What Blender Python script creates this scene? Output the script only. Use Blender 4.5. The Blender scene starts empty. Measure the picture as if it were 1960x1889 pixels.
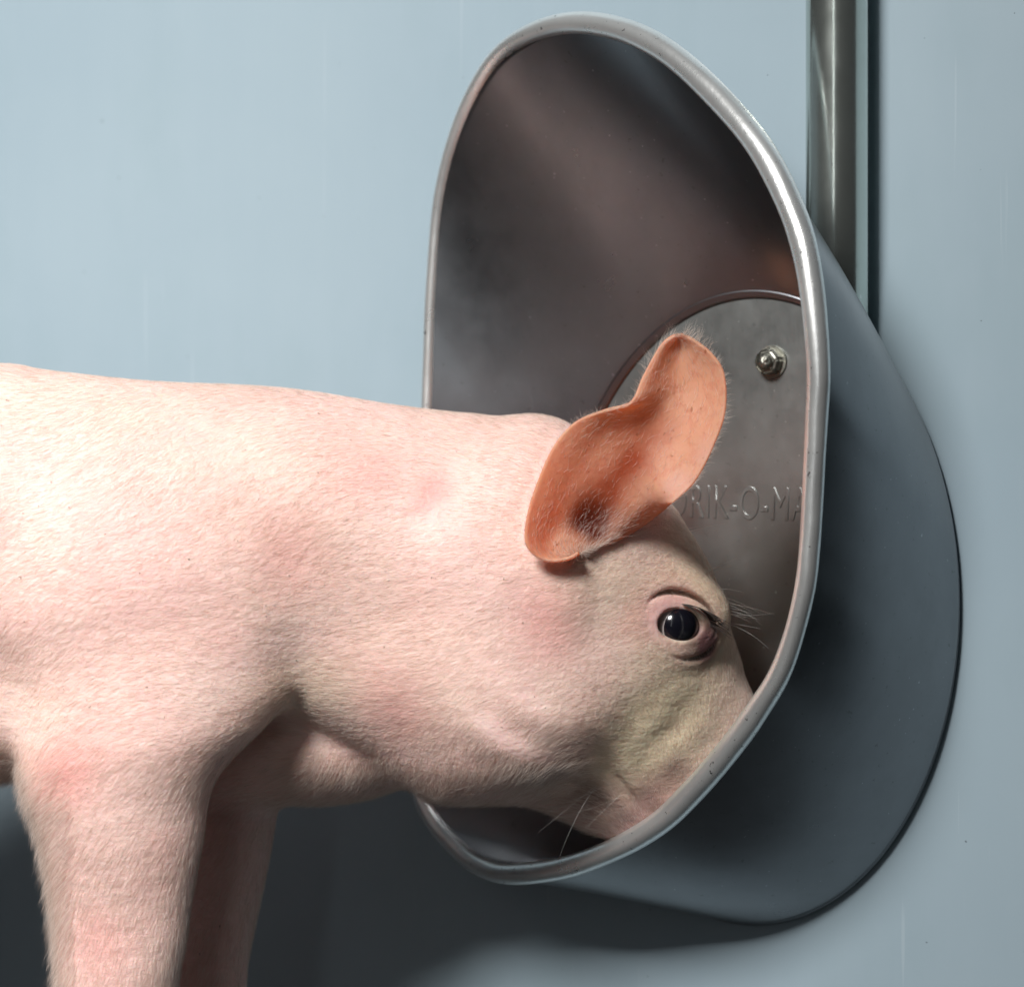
import bpy, bmesh, math
import numpy as np
from mathutils import Vector, Matrix, noise as mnoise

# ---------------------------------------------------------------- units
# Shapes are measured in tenths-of-a-finger units ("u", 0.2 mm each):
# x to the right, y away from the camera, z measured downwards; the floor is z = 2560 u.
S = 0.0002
CX, CZ, FLOOR = 980.0, 944.5, 2560.0
CAM = 7500.0                      # camera distance in u (1.5 m)

def W(x, y, z):
    return ((x - CX) * S, y * S, (FLOOR - z) * S)

def P(px, pz, y):
    k = (CAM + y) / CAM
    return (CX + (px - CX) * k, y, CZ + (pz - CZ) * k)

scene = bpy.context.scene
COL = scene.collection

# ---------------------------------------------------------------- camera
cd = bpy.data.cameras.new('camera'); cam = bpy.data.objects.new('camera', cd); COL.objects.link(cam)
cam.location = W(CX, -CAM, CZ); cam.rotation_euler = (math.radians(90), 0, 0)
cd.sensor_width = 36; cd.lens = 36 * 7500 / 1960.0
cd.clip_start = 0.05; cd.clip_end = 60
cd.dof.use_dof = True; cd.dof.focus_distance = 1.47; cd.dof.aperture_fstop = 9.0
scene.camera = cam

# ---------------------------------------------------------------- world and lamps
wd = bpy.data.worlds.new('World'); scene.world = wd; wd.use_nodes = True
bg = wd.node_tree.nodes['Background']; bg.inputs[1].default_value = 1.0
_tc = wd.node_tree.nodes.new('ShaderNodeTexCoord'); _sx = wd.node_tree.nodes.new('ShaderNodeSeparateXYZ'); _r = wd.node_tree.nodes.new('ShaderNodeValToRGB')
_mr = wd.node_tree.nodes.new('ShaderNodeMapRange'); _mr.inputs['From Min'].default_value = -1; _mr.inputs['From Max'].default_value = 1
_e = _r.color_ramp.elements; _e[0].position = .52; _e[0].color = (.0008, .0009, .0012, 1); _e[1].position = .75; _e[1].color = (.026, .032, .038, 1)
wd.node_tree.links.new(_tc.outputs['Generated'], _sx.inputs[0]); wd.node_tree.links.new(_sx.outputs['Z'], _mr.inputs['Value'])
wd.node_tree.links.new(_mr.outputs[0], _r.inputs['Fac']); wd.node_tree.links.new(_r.outputs[0], bg.inputs[0])

def area(name, loc, target, size, power, color, size_y=None):
    l = bpy.data.lights.new(name, 'AREA'); l.energy = power; l.color = color
    l.shape = 'RECTANGLE'; l.size = size; l.size_y = size_y or size
    o = bpy.data.objects.new(name, l); COL.objects.link(o)
    o.location = loc
    d = Vector(target) - Vector(loc)
    o.rotation_euler = d.to_track_quat('-Z', 'Y').to_euler()
    return o
key = area('key_softbox', (-0.80, -1.50, 1.52), (-0.38, 0.13, 0.35), 0.58, 10.6, (1.0, 0.975, 0.96), 0.5)
key.data.spread = math.radians(62)
area('strip_softbox', (-0.42, -1.75, 0.75), (0.12, 0.0, 0.45), 0.05, 1.1, (0.96, 0.99, 1.0), 1.3)

vs = scene.view_settings
scene.display_settings.display_device = 'sRGB'
vs.view_transform = 'Standard'; vs.look = 'None'; vs.exposure = 0.0; vs.gamma = 1.0; vs.use_curve_mapping = False
scene.render.engine = 'CYCLES'
scene.cycles.use_denoising = True
scene.cycles.max_bounces = 8

def catmull(pts, n, closed=False):
    pts = np.array(pts, float); m = len(pts); out = []
    segs = m if closed else m - 1
    for i in range(segs):
        if closed: p0, p1, p2, p3 = pts[i - 1], pts[i], pts[(i + 1) % m], pts[(i + 2) % m]
        else: p0, p1, p2, p3 = pts[max(i - 1, 0)], pts[i], pts[i + 1], pts[min(i + 2, m - 1)]
        for t in np.linspace(0, 1, n, endpoint=False):
            out.append(.5 * ((2 * p1) + (-p0 + p2) * t + (2 * p0 - 5 * p1 + 4 * p2 - p3) * t * t + (-p0 + 3 * p1 - 3 * p2 + p3) * t ** 3))
    if not closed: out.append(pts[-1])
    return np.array(out)

# ---------------------------------------------------------------- pig: implicit body
def smin(a, b, k):
    h = np.clip(.5 + .5 * (b - a) / k, 0, 1)
    return b + (a - b) * h - k * h * (1 - h)
def smax(a, b, k): return -smin(-a, -b, k)

def spline(xs, ys):
    """monotone-ish cubic through a table, sampled by np.interp"""
    pts = catmull(np.stack([xs, ys], 1), 12)
    X = np.maximum.accumulate(pts[:, 0] + np.arange(len(pts)) * 1e-6)
    return lambda v: np.interp(v, X, pts[:, 1]).astype(np.float32)

def ell2(a, b, ra, rb):
    k0 = np.sqrt((a / ra) ** 2 + (b / rb) ** 2) + 1e-6
    k1 = np.sqrt((a / ra ** 2) ** 2 + (b / rb ** 2) ** 2) + 1e-9
    return k0 * (k0 - 1) / k1
def ell3(x, y, z, c, r):
    a, b, d = x - c[0], y - c[1], z - c[2]
    k0 = np.sqrt((a / r[0]) ** 2 + (b / r[1]) ** 2 + (d / r[2]) ** 2) + 1e-6
    k1 = np.sqrt((a / r[0] ** 2) ** 2 + (b / r[1] ** 2) ** 2 + (d / r[2] ** 2) ** 2) + 1e-9
    return k0 * (k0 - 1) / k1

tx = [-1300, -1220, -1000, -600, -300, 0, 100, 300, 450, 600, 750, 850, 1000, 1080, 1200]
T_top = spline(tx, [1100, 870, 745, 690, 680, 698, 712, 728, 739, 753, 771, 784, 806, 828, 870])
T_bot = spline([-1300, -1220, -1000, -600, -300, 0, 200, 350, 480, 560, 660, 760, 850, 950, 1050, 1200],
               [1200, 1380, 1470, 1560, 1540, 1492, 1460, 1420, 1375, 1378, 1430, 1480, 1500, 1495, 1400, 1300])
T_w = spline(tx, [90, 190, 260, 285, 290, 272, 265, 262, 250, 236, 224, 214, 205, 200, 190])

HA = math.radians(42); hc, hs = math.cos(HA), math.sin(HA)
H_top = spline([-250, -40, 60, 142, 205, 271, 330, 381, 440, 491, 600, 700], [300, 338, 350, 349, 333, 310, 282, 252, 215, 186, 150, 130])
H_bot = spline([-250, 0, 143, 205, 262, 310, 349, 410, 479, 560, 700], [-250, -380, -388, -362, -314, -274, -254, -236, -216, -188, -130])
H_w = spline([-250, 0, 100, 200, 271, 330, 381, 440, 491, 600, 700], [205, 222, 224, 218, 204, 186, 166, 146, 130, 108, 98])
def head_st(x, z):
    dx, dz = x - 950, z - 1130
    return dx * hc + dz * hs, dx * hs - dz * hc

def leg(tab, y0tab, btab, ky):
    z = np.array([t[0] for t in tab], float); l = np.array([t[1] for t in tab], float); r = np.array([t[2] for t in tab], float)
    z2 = CZ + (z - CZ) * ky; l2 = CX + (l - CX) * ky; r2 = CX + (r - CX) * ky
    return spline(z2, (l2 + r2) / 2), spline(z2, (r2 - l2) / 2), spline(z2, np.array(y0tab, float)), spline(z2, np.array(btab, float)), z2[0], z2[-1]
NEAR = leg([(1080, 150, 400), (1200, 90, 500), (1300, 60, 540), (1380, 45, 500), (1450, 42, 438), (1520, 52, 405), (1600, 76, 387), (1700, 96, 369),
            (1800, 107, 356), (1889, 116, 345), (2050, 118, 335), (2150, 112, 330), (2280, 140, 305), (2400, 145, 300), (2490, 130, 310), (2560, 120, 330)],
           [-120, -145, -160, -170, -175, -175, -172, -170, -168, -168, -168, -168, -168, -168, -168, -168],
           [60, 95, 112, 122, 125, 120, 112, 104, 100, 96, 90, 88, 70, 68, 80, 84], .977)
FAR = leg([(1080, 250, 500), (1200, 230, 560), (1300, 220, 580), (1380, 225, 575), (1450, 240, 560), (1520, 262, 540), (1600, 285, 521), (1700, 275, 499),
           (1800, 262, 482), (1889, 252, 470), (2050, 240, 455), (2150, 235, 450), (2280, 255, 425), (2400, 255, 420), (2460, 240, 425), (2530, 230, 450)],
          [120, 145, 160, 170, 175, 175, 172, 170, 168, 168, 168, 168, 168, 168, 168, 168],
          [60, 95, 112, 122, 125, 120, 112, 104, 100, 96, 90, 88, 70, 68, 80, 84], 1.0235)
def hind(sgn, dx):
    return leg([(1000, -1180 + dx, -760 + dx), (1200, -1240 + dx, -740 + dx), (1400, -1230 + dx, -780 + dx), (1600, -1200 + dx, -880 + dx), (1800, -1190 + dx, -960 + dx),
                (1980, -1210 + dx, -1010 + dx), (2100, -1190 + dx, -1010 + dx), (2300, -1130 + dx, -960 + dx), (2450, -1110 + dx, -930 + dx), (2560, -1110 + dx, -890 + dx)],
               [sgn * v for v in (120, 150, 165, 170, 165, 160, 160, 160, 160, 160)], [70, 110, 115, 105, 90, 75, 66, 62, 70, 76], 1.0)
HN, HF = hind(-1, 0), hind(1, 160)

def f_leg(x, y, z, L):
    xc, a, yc, b, z0, z1 = L
    d = ell2(x - xc(z), y - yc(z), a(z), b(z)) * .92
    return smax(smax(d, z - z1, 12), z0 - z, 90)

def eye_frame():
    ex, ez = CX + (1306 - CX) * .978, CZ + (1197 - CZ) * .978
    def g(yy): return float(body_base(np.array([ex], np.float32), np.array([yy], np.float32), np.array([ez], np.float32))[0])
    lo, hi = -420.0, 0.0
    for _ in range(40):
        mid = (lo + hi) / 2
        if g(mid) > 0: lo = mid
        else: hi = mid
    c = np.array([ex, hi, ez]); e = 4.0
    def gg(p): return float(body_base(*[np.array([q], np.float32) for q in p])[0])
    n = np.array([gg(c + np.eye(3)[i] * e) - gg(c - np.eye(3)[i] * e) for i in range(3)]); n /= np.linalg.norm(n)
    n = n + np.array([-.15, -.35, 0]); n /= np.linalg.norm(n)
    a = np.array([1, 0, .20]); a -= n * a.dot(n); a /= np.linalg.norm(a)
    b = np.cross(n, a)
    if b[2] > 0: b = -b                                  # b points up in the picture (z down is positive)
    return c, a, b, n

def body_base(x, y, z):
    # trunk
    top, bot, w = T_top(x), T_bot(x), T_w(x)
    zc, h = (top + bot) / 2, np.maximum((bot - top) / 2, 20)
    up = z < zc
    v = (z - zc)
    # a little slab-sided, narrower along the back
    f = ell2(v, y, h, w * (1.0 + .04 * np.clip(v / h, -1, 1)))
    f = smax(f, x - 1130, 80); f = smax(f, -1290 - x, 60)
    # head
    s, t = head_st(x, z)
    ht, hb, hw = H_top(s), H_bot(s), H_w(s)
    tc, hh = (ht + hb) / 2, (ht - hb) / 2
    yc = .16 * np.clip(s, 0, 900)
    q = (t - tc) / hh
    g = ell2(t - tc, y - yc, hh, hw * (1 - .10 * np.clip(q, -1, 1) * np.clip(s / 300, 0, 1)))
    g = smax(g, s - 662, 40); g = smax(g, -200 - s, 120)
    f = smin(f, g, 30)
    # cheek, jowl
    f = smin(f, ell3(x, y, z, (985, -95, 1340), (170, 128, 150)), 70)
    f = smin(f, ell3(x, y, z, (985, 130, 1340), (170, 128, 150)), 70)
    # brisket between the legs, on the far side of the throat
    f = smin(f, ell3(x, y, z, (560, 95, 1430), (300, 160, 112)), 40)
    # shoulders
    f = smin(f, ell3(x, y, z, (300, -150, 1180), (250, 122, 290)), 90)
    f = smin(f, ell3(x, y, z, (330, 150, 1180), (250, 122, 290)), 90)
    f = smin(f, ell3(x, y, z, (-950, -130, 1150), (300, 150, 330)), 90)
    f = smin(f, ell3(x, y, z, (-900, 130, 1150), (300, 150, 330)), 90)
    f = smin(f, f_leg(x, y, z, NEAR), 55)
    f = smin(f, f_leg(x, y, z, FAR), 55)
    f = smin(f, f_leg(x, y, z, HN), 60)
    f = smin(f, f_leg(x, y, z, HF), 60)
    # hollow behind the shoulder, hollow behind the cheek
    f = smax(f, -ell3(x, y, z, (-20, -330, 1310), (75, 100, 120)), 70)
    f = smax(f, -ell3(x, y, z, (700, -345, 1200), (120, 110, 260)), 120)
    f = smax(f, -ell3(x, y, z, (1160, -262, 950), (72, 95, 95)), 30)
    return f

EC, EA, EB, EN = eye_frame()
def body_f(x, y, z):
    f = body_base(x, y, z)
    near = (x > 1080) & (y < 60) & (z > 1000) & (z < 1620)
    if near.any():
        xx, yy, zz = x[near], y[near], z[near]; g = f[near]
        a = (xx - EC[0]) * EA[0] + (yy - EC[1]) * EA[1] + (zz - EC[2]) * EA[2]
        b = (xx - EC[0]) * EB[0] + (yy - EC[1]) * EB[1] + (zz - EC[2]) * EB[2]
        n = (xx - EC[0]) * EN[0] + (yy - EC[1]) * EN[1] + (zz - EC[2]) * EN[2]
        # soft mound, heavier over the eye
        g = smin(g, ell3(a, n, b, (-4, -30, 18), (120, 40, 92)), 34)
        # opening of the lids (almond, corners at +-60)
        aa = a + 2; bb = b - .10 * a + .0016 * (a * a) * .0
        g = smax(g, -ell3(aa, n, bb, (0, 10, -2), (46, 50, 31)), 6)
        # lids: a rounded band round the opening
        bb = bb + 2
        ang = np.arctan2(bb / 33, aa / 49)
        dr = (np.sqrt((aa / 49) ** 2 + (bb / 33) ** 2) - 1) * 38
        hgt = n - (2 + 3 * np.sin(ang) - 9 * np.cos(ang) ** 2)
        g = smin(g, np.sqrt(dr ** 2 + (hgt + 2) ** 2) - 5.0, 12)
        # crease over the upper lid and wrinkle under the eye
        dr2 = (np.sqrt(((a + 4) / 80) ** 2 + ((b - 2) / 57) ** 2) - 1) * 66
        m = np.clip((b - 2 + .30 * (a + 84)) / 75, 0, 1)
        g = smax(g, -(np.sqrt(dr2 ** 2 + np.clip(np.abs(n + 6) - 22, 0, 999) ** 2) - (3.4 * m - 10 * (1 - m))), 9)
        dr3 = (np.sqrt(((a + 0) / 86) ** 2 + ((b + 6) / 58) ** 2) - 1) * 68
        m3 = np.clip((-b - 10 + .5 * a) / 75, 0, 1)
        g = smax(g, -(np.sqrt(dr3 ** 2 + np.clip(np.abs(n + 8) - 26, 0, 999) ** 2) - (2.0 * m3 - 13 * (1 - m3))), 12)
        # mouth line along the jaw
        s, t = head_st(xx, zz)
        dm = np.sqrt((t + 118 + .14 * (s - 440) + 8 * np.sin(s / 38)) ** 2 + np.clip(405 - s, 0, 999) ** 2)
        g = np.where(yy < 0, smax(g, -(dm + 6), 14), g)
        f = f.copy(); f[near] = g
    # fleshy folds of the cheek and throat
    wr = 5.0 * np.sin((z * .9 - .35 * x) / 17 + 1.5 * np.sin(x / 60)) * np.exp(-((x - 1020) / 120) ** 2 - ((z - 1400) / 70) ** 2)
    wr = wr + 3.5 * np.sin((x * .9 - z * .8) / 11 + 1.2 * np.sin(z / 33)) * np.exp(-((x - 1180) / 110) ** 2 - ((z - 1480) / 80) ** 2)
    wr = wr + 5.0 * np.sin((x * .8 + z * .7) / 15) * np.exp(-((x - 1290) / 80) ** 2 - ((z - 1395) / 70) ** 2)
    wr = wr + 4.5 * np.sin(x / 83 + 1.3 * np.sin(z / 97)) * np.sin(z / 71 + y / 60)
    return f + wr


def surf_arr(px, pz):
    px = np.asarray(px, float); pz = np.asarray(pz, float)
    lo = np.full(px.shape, -430.0); hi = np.zeros(px.shape)
    for _ in range(22):
        m_ = (lo + hi) / 2; k = (CAM + m_) / CAM
        v = body_base((CX + (px - CX) * k).astype(np.float32), m_.astype(np.float32), (CZ + (pz - CZ) * k).astype(np.float32))
        out = v > 0; lo = np.where(out, m_, lo); hi = np.where(out, hi, m_)
    return hi

def surf_pt(px, pz, far=False):
    """the point of the pig's near side seen at (px, pz)"""
    lo, hi = -430.0, 0.0
    for _ in range(26):
        m_ = (lo + hi) / 2; q = P(px, pz, m_)
        if body_base(*[np.array([t], np.float32) for t in q])[0] > 0: lo = m_
        else: hi = m_
    return P(px, pz, hi)

# ---------------------------------------------------------------- material helpers
def mat(name):
    m = bpy.data.materials.new(name); m.use_nodes = True
    nt = m.node_tree
    return m, nt, nt.nodes['Principled BSDF']

def N(nt, typ, **kw):
    n = nt.nodes.new(typ)
    for k, v in kw.items():
        if k.startswith('_'): setattr(n, k[1:], v)
        else: n.inputs[k.replace('__', ' ')].default_value = v
    return n

def coords(nt, scale=(1, 1, 1), rot=(0, 0, 0)):
    tc = nt.nodes.new('ShaderNodeTexCoord'); mp = nt.nodes.new('ShaderNodeMapping')
    mp.inputs['Scale'].default_value = scale; mp.inputs['Rotation'].default_value = rot
    nt.links.new(tc.outputs['Object'], mp.inputs['Vector'])
    return mp.outputs['Vector']

def noise(nt, vec, scale, detail=4, rough=0.5):
    n = nt.nodes.new('ShaderNodeTexNoise'); n.inputs['Scale'].default_value = scale
    n.inputs['Detail'].default_value = detail; n.inputs['Roughness'].default_value = rough
    nt.links.new(vec, n.inputs['Vector']); return n.outputs['Fac']

def ramp(nt, fac, stops):
    r = nt.nodes.new('ShaderNodeValToRGB'); e = r.color_ramp.elements
    while len(e) < len(stops): e.new(0.5)
    for k, (p, c) in zip(e, stops):
        k.position = p; k.color = (c[0], c[1], c[2], 1) if hasattr(c, '__len__') else (c, c, c, 1)
    nt.links.new(fac, r.inputs['Fac']); return r.outputs['Color']

def mixc(nt, fac, a, b, mode='MIX'):
    m = nt.nodes.new('ShaderNodeMix'); m.data_type = 'RGBA'; m.blend_type = mode
    for sock, v in ((m.inputs[0], fac), (m.inputs[6], a), (m.inputs[7], b)):
        if hasattr(v, 'links') or hasattr(v, 'is_linked'): nt.links.new(v, sock)
        elif hasattr(v, '__len__'): sock.default_value = (v[0], v[1], v[2], 1)
        else: sock.default_value = v
    return m.outputs[2]

def bump(nt, bsdf, h, strength, dist):
    b = nt.nodes.new('ShaderNodeBump'); b.inputs['Strength'].default_value = strength
    b.inputs['Distance'].default_value = dist
    nt.links.new(h, b.inputs['Height']); nt.links.new(b.outputs['Normal'], bsdf.inputs['Normal'])
    return b

# wall panel: smooth blue-grey painted sheet
def wall_material():
    m, nt, b = mat('blue_grey_panel')
    v = coords(nt, (1, 1, 1))
    v2 = coords(nt, (1, 1, 1))
    n1 = noise(nt, v, 5, 4, .55); n2 = noise(nt, v2, 18, 3, .5)
    c = ramp(nt, n1, [(.3, (.285, .370, .420)), (.7, (.315, .400, .445))])
    st = noise(nt, coords(nt, (1, 1, .06)), 70, 3, .6)
    c = mixc(nt, ramp(nt, st, [(.40, 0.0), (.75, .04)]), c, (.47, .55, .58))
    bl = noise(nt, coords(nt, (1, 1, .5)), 14, 5, .65)
    c = mixc(nt, ramp(nt, bl, [(.50, 0.0), (.75, .35)]), c, (.25, .34, .37))
    sc2 = ramp(nt, noise(nt, coords(nt, (1, 1, .025), (0, .05, 0)), 420, 2, .5), [(.71, 0.0), (.745, .16)])
    c = mixc(nt, sc2, c, (.55, .62, .64))
    sp = noise(nt, v, 260, 2, .6)
    c = mixc(nt, ramp(nt, sp, [(.765, 0.0), (.80, 1.0)]), c, (.12, .15, .17))
    nt.links.new(c, b.inputs['Base Color'])
    r = ramp(nt, n2, [(.3, .30), (.7, .38)])
    nt.links.new(r, b.inputs['Roughness'])
    b.inputs['Specular IOR Level'].default_value = .5
    b.inputs['Metallic'].default_value = 0.0
    bump(nt, b, noise(nt, v, 40, 3, .6), .12, .0008)
    return m

def steel_material(name, col, rlo, rhi, scratch=.25, pit=.5, metallic=1.0):
    m, nt, b = mat(name)
    v = coords(nt)
    vs_ = coords(nt, (8, 8, 1.2), (0.5, 0.2, 0.3))
    b.inputs['Metallic'].default_value = metallic
    n1 = noise(nt, v, 12, 6, .65)
    c = mixc(nt, ramp(nt, n1, [(.35, 0.0), (.7, 1.0)]), [x * .82 for x in col], col)
    dd = ramp(nt, noise(nt, coords(nt, (1, 1, .6)), 38, 6, .75), [(.52, 0.0), (.78, .22)])
    c = mixc(nt, dd, c, [x * .55 for x in col])
    sp2 = ramp(nt, noise(nt, v, 520, 2, .5), [(.74, 0.0), (.77, .8)])
    c = mixc(nt, sp2, c, [min(1, x * 1.9) for x in col])
    pits = ramp(nt, noise(nt, v, 330, 3, .7), [(.66, 0.0), (.72, 1.0)])
    c = mixc(nt, mixc(nt, pit, (0, 0, 0), pits), c, (.06, .06, .055))
    nt.links.new(c, b.inputs['Base Color'])
    rr = mixc(nt, ramp(nt, noise(nt, v, 30, 5, .7), [(.3, 0.0), (.75, 1.0)]), (rlo,) * 3, (rhi,) * 3)
    nt.links.new(rr, b.inputs['Roughness'])
    bump(nt, b, noise(nt, vs_, 90, 4, .7), scratch, .0002)
    return m

M_wall = wall_material()
M_bowl = steel_material('worn_stainless_bowl', (.25, .263, .278), .27, .34, .08, .35)
M_rim = steel_material('polished_rolled_rim', (.96, .98, .96), .25, .36, .5, 1.0, .80)
M_pipe = steel_material('polished_pipe', (.66, .72, .67), .15, .24, .1, .3, .92)
M_plate = steel_material('dull_plate_steel', (.33, .345, .335), .33, .46, .15, .25)
M_bolt = steel_material('grimy_bolt', (.30, .30, .26), .34, .6, .9, 1.0)

def floor_material():
    m, nt, b = mat('dark_wet_concrete')
    v = coords(nt)
    c = ramp(nt, noise(nt, v, 9, 6, .6), [(.3, (.006, .0065, .0075)), (.7, (.013, .014, .016))])
    nt.links.new(c, b.inputs['Base Color']); b.inputs['Roughness'].default_value = .7
    bump(nt, b, noise(nt, v, 60, 5, .6), .5, .002)
    return m
M_floor = floor_material()

def spot_factor(nt, pts, snap=True):
    """sum of soft round patches at given world places (blushes, old marks and painted-in shade in the skin)"""
    g = nt.nodes.new('ShaderNodeNewGeometry')
    ns = nt.nodes.new('ShaderNodeTexNoise'); ns.inputs['Scale'].default_value = 45; ns.inputs['Detail'].default_value = 3
    nt.links.new(g.outputs['Position'], ns.inputs['Vector'])
    sub = nt.nodes.new('ShaderNodeVectorMath'); sub.operation = 'SCALE'; sub.inputs['Scale'].default_value = .012
    nt.links.new(ns.outputs['Color'], sub.inputs[0])
    add = nt.nodes.new('ShaderNodeVectorMath'); add.operation = 'ADD'
    nt.links.new(g.outputs['Position'], add.inputs[0]); nt.links.new(sub.outputs[0], add.inputs[1])
    off = .006
    total = None
    for (x, z, y, r, a) in pts:
        q = surf_pt(x, z) if (y < 0 and snap) else P(x, z, y); w = W(*q); w = (w[0] + off, w[1] + off, w[2] + off)
        d = nt.nodes.new('ShaderNodeVectorMath'); d.operation = 'DISTANCE'
        nt.links.new(add.outputs[0], d.inputs[0]); d.inputs[1].default_value = w
        mr = nt.nodes.new('ShaderNodeMapRange'); mr.interpolation_type = 'SMOOTHSTEP'
        nt.links.new(d.outputs['Value'], mr.inputs['Value'])
        mr.inputs['From Min'].default_value = r * S; mr.inputs['From Max'].default_value = 0
        mr.inputs['To Min'].default_value = 0; mr.inputs['To Max'].default_value = a
        if total is None: total = mr.outputs[0]
        else:
            s = nt.nodes.new('ShaderNodeMath'); s.operation = 'ADD'; s.use_clamp = True
            nt.links.new(total, s.inputs[0]); nt.links.new(mr.outputs[0], s.inputs[1]); total = s.outputs[0]
    return total

BLUSH = [(110, 1490, -250, 110, .75), (820, 940, -190, 60, .7), (690, 910, -200, 110, .35), (560, 1060, -230, 130, .4),
         (1050, 1185, -220, 120, .55), (750, 1360, -160, 120, .5), (190, 1810, -250, 110, .5), (330, 1640, -200, 90, .2),
         (1230, 1180, -180, 90, .6), (1290, 1130, -170, 80, .5), (250, 1000, -230, 160, .25), (1260, 1500, -110, 120, .5),
         (180, 1420, -240, 120, .3), (430, 1880, 170, 200, .5)]

def skin_material():
    m, nt, b = mat('pink_pig_skin')
    v = coords(nt)
    n1 = noise(nt, v, 22, 4, .6); n2 = noise(nt, v, 9, 3, .5)
    c = mixc(nt, ramp(nt, n1, [(.35, 0.0), (.65, 1.0)]), (.82, .53, .485), (.87, .635, .575))
    c = mixc(nt, ramp(nt, n2, [(.45, 0.0), (.70, .55)]), c, (.84, .65, .53))
    c = mixc(nt, spot_factor(nt, BLUSH), c, (.80, .36, .33))
    # yellow-grey soiling on face and forehead
    dirt = spot_factor(nt, [(1340, 1130, -60, 240, .8), (1330, 1340, -80, 260, .65), (1150, 1110, -200, 150, .45), (1150, 1470, -130, 260, .55),
                            (1250, 1400, -100, 200, .5), (540, 1340, -160, 140, .4), (620, 1330, -180, 120, .3)])
    c = mixc(nt, dirt, c, (.62, .52, .37))
    c = mixc(nt, spot_factor(nt, [(1262, 1165, -1, 60, .7), (1300, 1148, -1, 60, .7), (1262, 1210, -1, 50, .6), (1300, 1245, -1, 45, .5), (1345, 1160, -1, 50, .4)]), c, (.68, .40, .38))
    c = mixc(nt, spot_factor(nt, [(1352, 1212, -1, 72, 1.0), (1335, 1250, -1, 62, .9), (1240, 1530, -1, 75, .7), (1290, 1475, -1, 60, .6), (1200, 1580, -1, 70, .8), (1130, 1530, -1, 80, .6), (1075, 1470, -1, 110, .8), (1010, 1490, -1, 80, .5)]), c, (.20, .10, .10))  # dark eye corner and purple muzzle; shade under the jaw painted into the skin
    specks = ramp(nt, noise(nt, v, 420, 2, .5), [(.735, 0.0), (.76, .7)])
    c = mixc(nt, specks, c, (.25, .15, .10))
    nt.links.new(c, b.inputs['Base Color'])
    b.inputs['Roughness'].default_value = .52
    b.inputs['Specular IOR Level'].default_value = .35
    b.inputs['Subsurface Weight'].default_value = .35
    b.inputs['Subsurface Radius'].default_value = (1.0, .35, .2)
    b.inputs['Subsurface Scale'].default_value = .006
    hb = nt.nodes.new('ShaderNodeMath'); hb.operation = 'ADD'
    sc_ = nt.nodes.new('ShaderNodeMath'); sc_.operation = 'MULTIPLY'; sc_.inputs[1].default_value = .35
    nt.links.new(noise(nt, v, 420, 3, .6), sc_.inputs[0])
    nt.links.new(noise(nt, coords(nt, (1, 1, 2.6), (0, .35, 0)), 55, 4, .6), hb.inputs[0]); nt.links.new(sc_.outputs[0], hb.inputs[1])
    bump(nt, b, hb.outputs[0], .7, .0016)
    return m
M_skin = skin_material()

def ear_material():
    m, nt, b = mat('thin_ear_skin')
    v = coords(nt)
    n1 = noise(nt, v, 40, 4, .6)
    c = mixc(nt, ramp(nt, n1, [(.3, 0.0), (.7, 1.0)]), (.82, .46, .29), (.88, .57, .40))
    vn = noise(nt, coords(nt, (1, 1, .6), (0, .5, 0)), 75, 5, .7)
    c = mixc(nt, ramp(nt, vn, [(.47, 0.0), (.50, .38), (.53, 0.0)]), c, (.62, .22, .16))
    c = mixc(nt, spot_factor(nt, [(1135, 985, -185, 80, 1.0), (1120, 1010, -190, 50, .9)], False), c, (.10, .03, .02))  # shade inside the ear canal painted into the colour
    c = mixc(nt, spot_factor(nt, [(1215, 875, -195, 80, .95), (1165, 935, -190, 75, .9), (1262, 815, -195, 60, .5)], False), c, (.34, .07, .03))  # red inner skin, with the shade of the ear hollow painted in
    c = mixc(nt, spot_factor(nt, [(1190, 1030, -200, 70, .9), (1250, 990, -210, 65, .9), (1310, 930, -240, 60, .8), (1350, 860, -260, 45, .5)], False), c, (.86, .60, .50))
    specks = ramp(nt, noise(nt, v, 380, 2, .5), [(.70, 0.0), (.73, .7)])
    c = mixc(nt, specks, c, (.25, .12, .07))
    nt.links.new(c, b.inputs['Base Color']); b.inputs['Roughness'].default_value = .5
    b.inputs['Subsurface Weight'].default_value = .3
    b.inputs['Subsurface Radius'].default_value = (1, .3, .15); b.inputs['Subsurface Scale'].default_value = .004
    bump(nt, b, noise(nt, v, 200, 4, .6), .4, .0008)
    tr = nt.nodes.new('ShaderNodeBsdfTranslucent'); tr.inputs['Color'].default_value = (1.0, .46, .22, 1)
    mx = nt.nodes.new('ShaderNodeMixShader'); mx.inputs[0].default_value = .48
    out = nt.nodes['Material Output']
    nt.links.new(b.outputs[0], mx.inputs[1]); nt.links.new(tr.outputs[0], mx.inputs[2]); nt.links.new(mx.outputs[0], out.inputs['Surface'])
    return m
M_ear = ear_material()

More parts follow.
